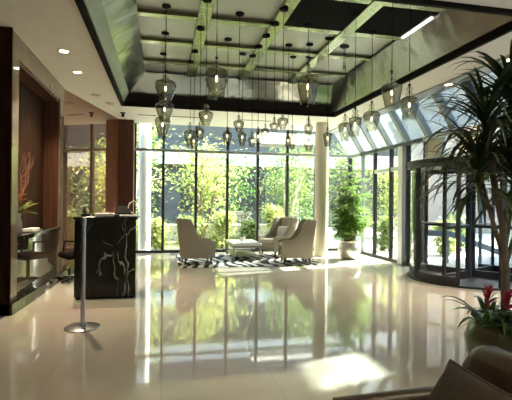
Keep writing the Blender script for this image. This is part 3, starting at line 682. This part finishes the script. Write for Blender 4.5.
# ------------------------------------------------------------------ pendants
#   (x, y, top of neck, top of body, bottom, body radius, shape, label)
PEND = [
 (0.02, 6.25, 3.27, 3.13, 2.81, 0.150, 'vase', 'large smoked glass pendant, highest of the three stacked at the left'),
 (0.01, 7.27, 3.21, 3.05, 2.73, 0.150, 'vase', 'smoked glass pendant, middle of the three stacked at the left'),
 (-0.02, 8.30, 3.16, 3.00, 2.61, 0.145, 'vase', 'smoked glass pendant, lowest of the three stacked at the left'),
 (0.64, 5.49, 3.26, 3.13, 2.74, 0.144, 'pot', 'large round shouldered pendant hanging alone right of the stacked three'),
 (0.54, 5.78, 2.75, 2.63, 2.44, 0.098, 'vase', 'small pendant hanging just below the large round shouldered pendant'),
 (0.49, 8.42, 2.95, 2.80, 2.48, 0.125, 'vase', 'leftmost pendant of the small low cluster above the left armchair'),
 (0.54, 6.76, 2.66, 2.57, 2.40, 0.076, 'pot', 'squat small pendant, rightmost of the low cluster above the left armchair'),
 (0.52, 7.81, 2.70, 2.59, 2.37, 0.084, 'vase', 'lowest small pendant in the cluster above the left armchair'),
 (1.04, 7.30, 2.71, 2.63, 2.40, 0.084, 'pot', 'small squat pendant just left of the pair nearest the picture centre'),
 (1.06, 6.27, 2.70, 2.62, 2.46, 0.079, 'vase', 'small pendant, upper one of the pair left of the picture centre'),
 (1.41, 7.96, 2.84, 2.73, 2.47, 0.092, 'vase', 'small pendant, lower one of the pair left of the picture centre'),
 (1.56, 7.80, 2.71, 2.62, 2.44, 0.072, 'pot', 'tiny squat pendant lowest in the middle row, at its left end'),
 (1.57, 7.32, 2.73, 2.64, 2.44, 0.077, 'pot', 'tiny squat pendant second from the left in the rising middle row'),
 (1.58, 6.81, 2.70, 2.62, 2.43, 0.071, 'vase', 'tiny pendant third from the left in the rising middle row'),
 (1.60, 6.32, 2.71, 2.62, 2.49, 0.074, 'vase', 'small pendant fourth from the left in the rising middle row'),
 (1.59, 5.81, 2.68, 2.60, 2.44, 0.075, 'vase', 'small pendant at the high right end of the rising middle row'),
 (2.10, 7.32, 2.66, 2.58, 2.40, 0.069, 'pot', 'tiny pendant overlapping the left side of a taller pendant right of centre'),
 (2.35, 7.90, 2.89, 2.76, 2.44, 0.093, 'vase', 'taller small pendant just right of the rising middle row'),
 (2.64, 7.83, 3.04, 2.91, 2.69, 0.084, 'pot', 'small pendant directly below the big tapered pendant, upper of two'),
 (2.44, 7.21, 2.66, 2.54, 2.32, 0.095, 'vase', 'small pendant below the big tapered pendant, lower of two'),
 (2.11, 6.31, 3.56, 3.35, 2.91, 0.165, 'cone', 'big tapered smoked glass pendant hanging high right of centre'),
 (2.65, 6.87, 2.70, 2.60, 2.38, 0.074, 'cone', 'slim small pendant hanging in front of the round column'),
 (3.08, 7.16, 2.99, 2.84, 2.52, 0.122, 'vase', 'pendant just right of the column, left one of a close pair'),
 (2.66, 5.83, 2.81, 2.67, 2.39, 0.092, 'cone', 'pendant just right of the column, right one of a close pair'),
 (3.17, 6.34, 3.04, 2.88, 2.56, 0.133, 'vase', 'pendant hanging above the tall potted palm before the skylight'),
 (2.71, 4.90, 3.07, 2.90, 2.61, 0.128, 'cone', 'large tapered pendant second from the right end'),
 (3.17, 5.27, 3.03, 2.86, 2.56, 0.125, 'pot', 'large round pendant at the far right end, before the skylight'),
]
def beam_z(x, y):
    if y < TY0: return None
    for b in bx:
        if abs(x - b) < .095: return ZK - .055
    for b in by:
        if abs(y - b) < .07: return ZK - .035
    if 5.47 < y < 6.43 and (1.745 < x < 2.685 or 2.875 < x < 3.75): return ZK - .03
    return ZK + .02
for x, y, z0, z1, z2, rad, shp, lab in PEND:
    p = empty('pendant_lamp', (x, y, z1)); tag(p, lab, 'pendant lamp', 'smoked glass pendants hung from the coffer')
    zb = beam_z(x, y)
    H = z1 - z2; N = z0 - z1
    MB().lathe([(.0045, N - .01), (.0045, zb - z1 - .02)], n=6).build('cord', M['black'], p)
    MB().lathe([(.06, zb - z1 - .02), (.062, zb - z1 - .014), (.062, zb - z1)], n=20).build('canopy', M['black'], p, 40)
    k = min(1, N / .14)
    MB().lathe([(.008, N * .97), (.022 * k, N * .95), (.022 * k, N * .86), (.006, N * .84), (.006, -H * .16), (.013, -H * .18), (.013, -H * .25), (.008, -H * .27)], n=12).build('lamp_holder', M['black'], p, 40)
    MB().lathe([(.012, N * .80), (.034 * k, N * .70), (.046 * k, N * .58), (.034 * k, N * .44), (.02, N * .38), (.04 * k, N * .28), (.055 * k, N * .17), (.04 * k, N * .04), (.02, 0)], n=20, cap=False).build('neck_beads', M['clear'], p, True)
    MB().lathe([(.006, -H * .26), (.011, -H * .31), (.015, -H * .38), (.010, -H * .45), (.003, -H * .48)], n=10).build('bulb', M['bulb'], p, True)
    if shp == 'vase': prof = [(.02, 0), (rad * .62, -.02 * H), (rad * .93, -.10 * H), (rad, -.20 * H), (rad * .95, -.36 * H), (rad * .78, -.58 * H), (rad * .60, -.80 * H), (rad * .52, -.94 * H), (rad * .56, -H)]
    elif shp == 'pot': prof = [(.02, 0), (rad * .60, -.03 * H), (rad * .90, -.12 * H), (rad, -.26 * H), (rad * .98, -.42 * H), (rad * .84, -.60 * H), (rad * .72, -.72 * H), (rad * .72, -.92 * H), (rad * .78, -H)]
    else: prof = [(.02, 0), (rad * .55, -.01 * H), (rad * .95, -.06 * H), (rad, -.12 * H), (rad * .92, -.35 * H), (rad * .80, -.62 * H), (rad * .66, -.90 * H), (rad * .62, -H)]
    MB().lathe(prof, n=28, cap=False).build('glass_shade', M['smoke'], p, True)
pr = empty('pendant_rod', (3.05, 7.16, ZK + .02)); tag(pr, 'short bare ceiling rod without a glass shade near the right side', 'pendant rod')
MB().lathe([(.075, -.02), (.075, 0)], n=20).build('canopy', M['black'], pr); MB().lathe([(.008, -.34), (.008, -.02)], n=8).build('rod', M['black'], pr); MB().lathe([(.004, -.42), (.022, -.40), (.022, -.34)], n=10).build('tip', M['steel'], pr)

# ------------------------------------------------------------------ ceiling fittings
DL = [(-1.42, 6.80, 'left ceiling downlight nearest the camera, above the niche', True), (-1.43, 7.86, 'second lit downlight along the left ceiling above the desk', True),
      (-1.36, 9.45, 'third downlight along the left ceiling, unlit', False), (-1.17, 10.2, 'farthest downlight on the left ceiling, unlit', False),
      (4.93, 6.93, 'lit downlight on the right ceiling edge left of the dracaena', True), (4.93, 5.55, 'lit downlight on the right ceiling edge above the dracaena', True)]
for x, y, lab, on in DL:
    z = ZC if x < 0 else ZC - .035
    o = empty('downlight', (x, y, z)); tag(o, lab, 'downlight', 'recessed ceiling downlights')
    MB().lathe([(.062, -.002), (.085, -.012), (.092, -.001)], n=28, cap=False).build('trim_ring', M['brass'], o, 40)
    MB().lathe([(.062, -.004), (.062, -.001)], n=28).build('lens', M['lamp'] if on else M['steel'], o)
    if on:
        ld = bpy.data.lights.new('downlight_lamp', 'SPOT'); ld.energy = 170; ld.spot_size = math.radians(100); ld.spot_blend = .8; ld.color = (1, .80, .55); ld.shadow_soft_size = .06
        lo = bpy.data.objects.new('lamp', ld); COL.objects.link(lo); lo.parent = o; lo.location = (0, 0, -.03)
# unseen downlights added out of frame to fill the lobby with light
for x in (-1.6, .6, 2.8):
    for y in (-3.0, -.6, 1.8):
        o = empty('downlight', (x, y, ZC)); tag(o, 'unseen fill downlight added in the ceiling over the seating area', 'downlight', 'unseen fill downlights added over the seating area')
        MB().lathe([(.062, -.002), (.085, -.012), (.092, -.001)], n=20, cap=False).build('trim_ring', M['brass'], o, 40)
        MB().lathe([(.062, -.004), (.062, -.001)], n=20).build('lens', M['lamp'], o)
        ld = bpy.data.lights.new('downlight_lamp', 'SPOT'); ld.energy = 38; ld.spot_size = math.radians(110); ld.spot_blend = .8; ld.color = (1, .80, .55); ld.shadow_soft_size = .06
        lo = bpy.data.objects.new('lamp', ld); COL.objects.link(lo); lo.parent = o; lo.location = (0, 0, -.03)
o = empty('strip_light', (3.70, 5.98, ZK - .06)); tag(o, 'white linear strip light beside the black ceiling panel', 'strip light')
MB().box(-.04, .05, -.42, .42, 0, .04).build('housing', M['steel'], o); MB().box(-.015, .025, -.40, .40, -.02, 0, .006, 1).build('diffuser', M['tube'], o)
o = empty('smoke_detector', (-.98, 11.2, ZC)); tag(o, 'small dark ceiling spot fitting by the corner of the coffer', 'spot fitting')
MB().lathe([(.06, -.02), (.065, 0)], n=20).build('base', M['black'], o, 40); MB().ball((0, 0, -.07), .04, 2).build('eyeball', M['black'], o, True); MB().lathe([(.012, -.06), (.012, -.02)], n=8).build('stem', M['black'], o)
for x, lab in ((.62, 'slim slot air vent in the rear soffit, left one'), (2.35, 'slim slot air vent in the rear soffit, middle one'), (-.4, 'slim slot air vent in the rear soffit beside the brown pillar')):
    o = empty('slot_vent', (x, 11.35, ZC)); tag(o, lab, 'air vent', 'slot vents in the rear soffit')
    wd = .45 if x > 0 else .25
    MB().box(-wd, wd, -.05, .05, -.006, 0).build('frame', M['light_frame'], o); MB().box(-wd + .02, wd - .02, -.025, .025, -.009, -.006).build('slot', M['black'], o)

# ------------------------------------------------------------------ outside
# wall added to block the sun, its opening cut to shape the floor patch
bd = empty('sun_block_wall', (10.0, 3, 0)); tag(bd, 'grey concrete wall added across the forecourt to block the sun, with an opening cut for one beam', 'building')
MB().box(0, .15, -14, 8.2, -.03, 7.22).box(0, .15, -14, 2.84, 7.22, 7.95).box(0, .15, 3.45, 8.2, 7.22, 7.95).box(0, .15, -14, 8.2, 7.95, 11.5).build('wall', M['concrete'], bd)
for k in range(4):
    f = MB().box(-.03, .0, -11 + k * 4.2, -9.4 + k * 4.2, 3.6, 5.2).build('window', M['dark_frame'], bd); MB().box(-.04, -.03, -10.9 + k * 4.2, -9.5 + k * 4.2, 3.7, 5.1).build('pane', M['doorglass'], f)
sw = empty('side_building', (18, 19.2, 0)); tag(sw, 'plain beige facade beyond the forecourt seen through the revolving door', 'building')
MB().box(-6.5, 14, 0, .6, -.03, 9).build('wall', M['beige_wall'], sw); MB().box(-6.6, 14, -.1, 0, 8.6, 9).build('cornice', M['whitepaint'], sw)
rl = empty('ramp_railing', (6.95, 9.75, 0)); tag(rl, 'grey sloping ramp railing outside the revolving door', 'railing')
MB().obox((-.85, .20, .72), (0, 0, .72), .10, .14).obox((0, 0, .72), (1.5, -.33, .16), .10, .14).build('handrail', M['handrail'], rl)
for x, y, z in ((-.8, .19, .68), (0, 0, .68), (.8, -.176, .38)): MB().obox((x, y, -.03), (x, y, z), .05, .05).build('post', M['handrail'], rl)
nb = empty('garden_building', (0, 25, 0)); tag(nb, 'grey building with white bands far behind the garden trees', 'building')
MB().box(-12, 16, 0, 1, -.06, 11).build('wall', M['darkconcrete'], nb)
for k in range(2): MB().box(-12, 16, -.5, 0, 3.5 + 3 * k, 4.3 + 3 * k).build('band', M['whitepaint'], nb)
for k in range(9): MB().box(-11 + 3 * k, -9.2 + 3 * k, -.06, 0, 1.0, 2.9).build('window', M['dark_frame'], nb)
gw = MB().box(-6, 5.2, 0, .4, -.06, .55, .03, 2).build('garden_wall', M['rubble'], None, loc=(0, 17.2, 0)); tag(gw, 'low pale stone wall at the back of the planted garden', 'garden wall')
cp = MB().slab([(2.6, 13.0, 3.12), (4.8, 13.0, 3.12), (5.1, 14.0, 3.6), (2.9, 14.0, 3.6)], .12).build('entrance_awning', M['concrete']); tag(cp, 'sloping grey awning slab seen through the upper rear glass', 'awning')

def tree(name, x, y, h, cr, ch, n, mat, label, cat, group, seed, leaf=.12, stems=1, bark='bark', clear=.35):
    rd = random.Random(seed); o = empty(name, (x, y, -.06)); tag(o, label, cat, group)
    tk = MB(); tips = []
    for s_ in range(stems):
        a = rd.uniform(0, 6.28); lean = rd.uniform(.05, .22) * (0 if stems == 1 else 1) + .03
        pts = [Vector((lean * h * f * math.cos(a) + .04 * math.sin(f * 7 + s_), lean * h * f * math.sin(a), h * f * .93)) for f in (0, .25, .5, .75, 1)]
        r0 = .022 * h ** .7 + .012; tk.tube(pts, [r0, r0 * .85, r0 * .65, r0 * .4, r0 * .12], 7)
        for b in range(9):
            f = rd.uniform(clear, .95); i = int(f * 4); q = pts[i].lerp(pts[min(4, i + 1)], f * 4 - i)
            aa = rd.uniform(0, 6.28); L_ = cr * rd.uniform(.5, 1.0) * (1.15 - .6 * f); e_ = q + Vector((math.cos(aa) * L_, math.sin(aa) * L_, L_ * rd.uniform(.1, .6)))
            tk.tube([q, q.lerp(e_, .5) + Vector((0, 0, .05)), e_], [r0 * .32, r0 * .2, r0 * .06], 5)
            tips += [q.lerp(e_, .45), q.lerp(e_, .75), e_, e_]
        tips += [pts[4], pts[3]]
    tk.build('trunk', M[bark], o, True)
    vs_, fs = [], []
    for i in range(n):
        c = rd.choice(tips); sp = cr * .30
        p = c + Vector((rd.gauss(0, sp), rd.gauss(0, sp), rd.gauss(0, sp * .6)))
        if p.z < .05: p.z = rd.uniform(.05, .3)
        d_ = Vector((rd.uniform(-1, 1), rd.uniform(-1, 1), rd.uniform(-.7, .35))).normalized(); sd_ = d_.cross(Vector((rd.uniform(-.4, .4), rd.uniform(-.4, .4), 1))).normalized()
        l_ = leaf * rd.uniform(.7, 1.3); k = len(vs_)
        bend = Vector((0, 0, -.12 * l_))
        vs_ += [p, p + d_ * l_ * .45 + sd_ * l_ * .26, p + d_ * l_ + bend, p + d_ * l_ * .45 - sd_ * l_ * .26]; fs.append((k, k + 1, k + 2, k + 3))
    me = bpy.data.meshes.new('foliage'); me.from_pydata(vs_, [], fs); me.materials.append(M[mat]); f_ = bpy.data.objects.new('foliage', me); COL.objects.link(f_); f_.parent = o
    return o
GT = 'garden trees behind the rear glass'; GS = 'garden shrubs behind the rear glass'
tree('garden_tree', -1.3, 16.4, 5.2, 1.3, 1, 2600, 'leaf_a', 'pale leaved tree in the garden behind the reception desk', 'tree', GT, 1, .15, 3, 'palebark', .2)
tree('garden_tree', 1.4, 16.2, 3.7, 1.15, 1, 2300, 'leaf_a', 'yellow green tree behind the left armchair', 'tree', GT, 2, .15, 3, 'bark', .15)
tree('garden_tree', 2.6, 19.6, 3.8, 1.25, 1, 1800, 'leaf_c', 'dark green tree farther back behind the coffee table', 'tree', GT, 3, .17, 2, 'bark', .2)
tree('garden_tree', 4.5, 16.0, 3.7, 1.3, 1, 2200, 'leaf_b', 'green tree behind the rear right armchair', 'tree', GT, 4, .14, 3, 'palebark', .2)
tree('garden_tree', 7.6, 17.4, 3.9, 1.3, 1, 1900, 'leaf_b', 'tree outside the far right corner of the glass, behind the column', 'tree', GT, 5, .15, 2, 'bark', .2)
tree('garden_tree', 9.3, 17.2, 3.2, 1.0, 1, 1700, 'leaf_a', 'tree outside the right glass wall beyond the potted palm', 'tree', GT, 6, .16, 2, 'bark', .2)
tree('garden_tree', -1.2, 21.6, 4.8, 1.2, 1, 2200, 'leaf_c', 'dark green tree at the back of the garden between the two left trees', 'tree', GT, 11, .18, 2, 'bark', .15)
tree('garden_tree', 6.4, 21.6, 4.6, 1.2, 1, 2200, 'leaf_c', 'dark green tree at the back of the garden left of the column', 'tree', GT, 12, .18, 2, 'bark', .15)
tree('garden_tree', -4.6, 18.6, 5.4, 1.6, 1, 2200, 'leaf_b', 'green tree at the far left of the garden by the brown pillar', 'tree', GT, 8, .16, 2, 'bark', .2)
for i, (x, y, h, c, mt_, lb) in enumerate([(-.2, 14.0, 1.0, .65, 'leaf_a', 'low pale shrub outside the glass next to the desk'), (.9, 13.9, 1.1, .7, 'leaf_b', 'low green shrub outside the glass left of the first armchair'),
    (1.8, 13.9, 1.2, .8, 'leaf_a', 'yellow green shrub outside the glass behind the orchid'), (2.65, 14.0, 1.0, .6, 'leaf_b', 'low shrub outside the glass right of the orchid'), (3.6, 13.9, 1.4, .8, 'leaf_a', 'rounded shrub outside the glass behind the two right armchairs'),
    (4.9, 13.8, 1.0, .7, 'leaf_b', 'low shrub outside the glass behind the round column'), (6.7, 12.6, 1.1, .5, 'leaf_b', 'low shrub outside the right glass behind the potted palm'), (6.7, 10.9, 1.0, .45, 'leaf_a', 'low shrub outside the right glass left of the white post'), (8.0, 11.2, 1.1, .6, 'leaf_a', 'sunny shrub seen through the revolving door'), (9.3, 12.4, 1.2, .6, 'leaf_b', 'shrub beyond the ramp railing, right of the sunny shrub')]):
    tree('garden_shrub', x, y, h, c * .5, 1, 1500, mt_, lb, 'shrub', GS, 40 + i, .12, 4, 'bark', .1)
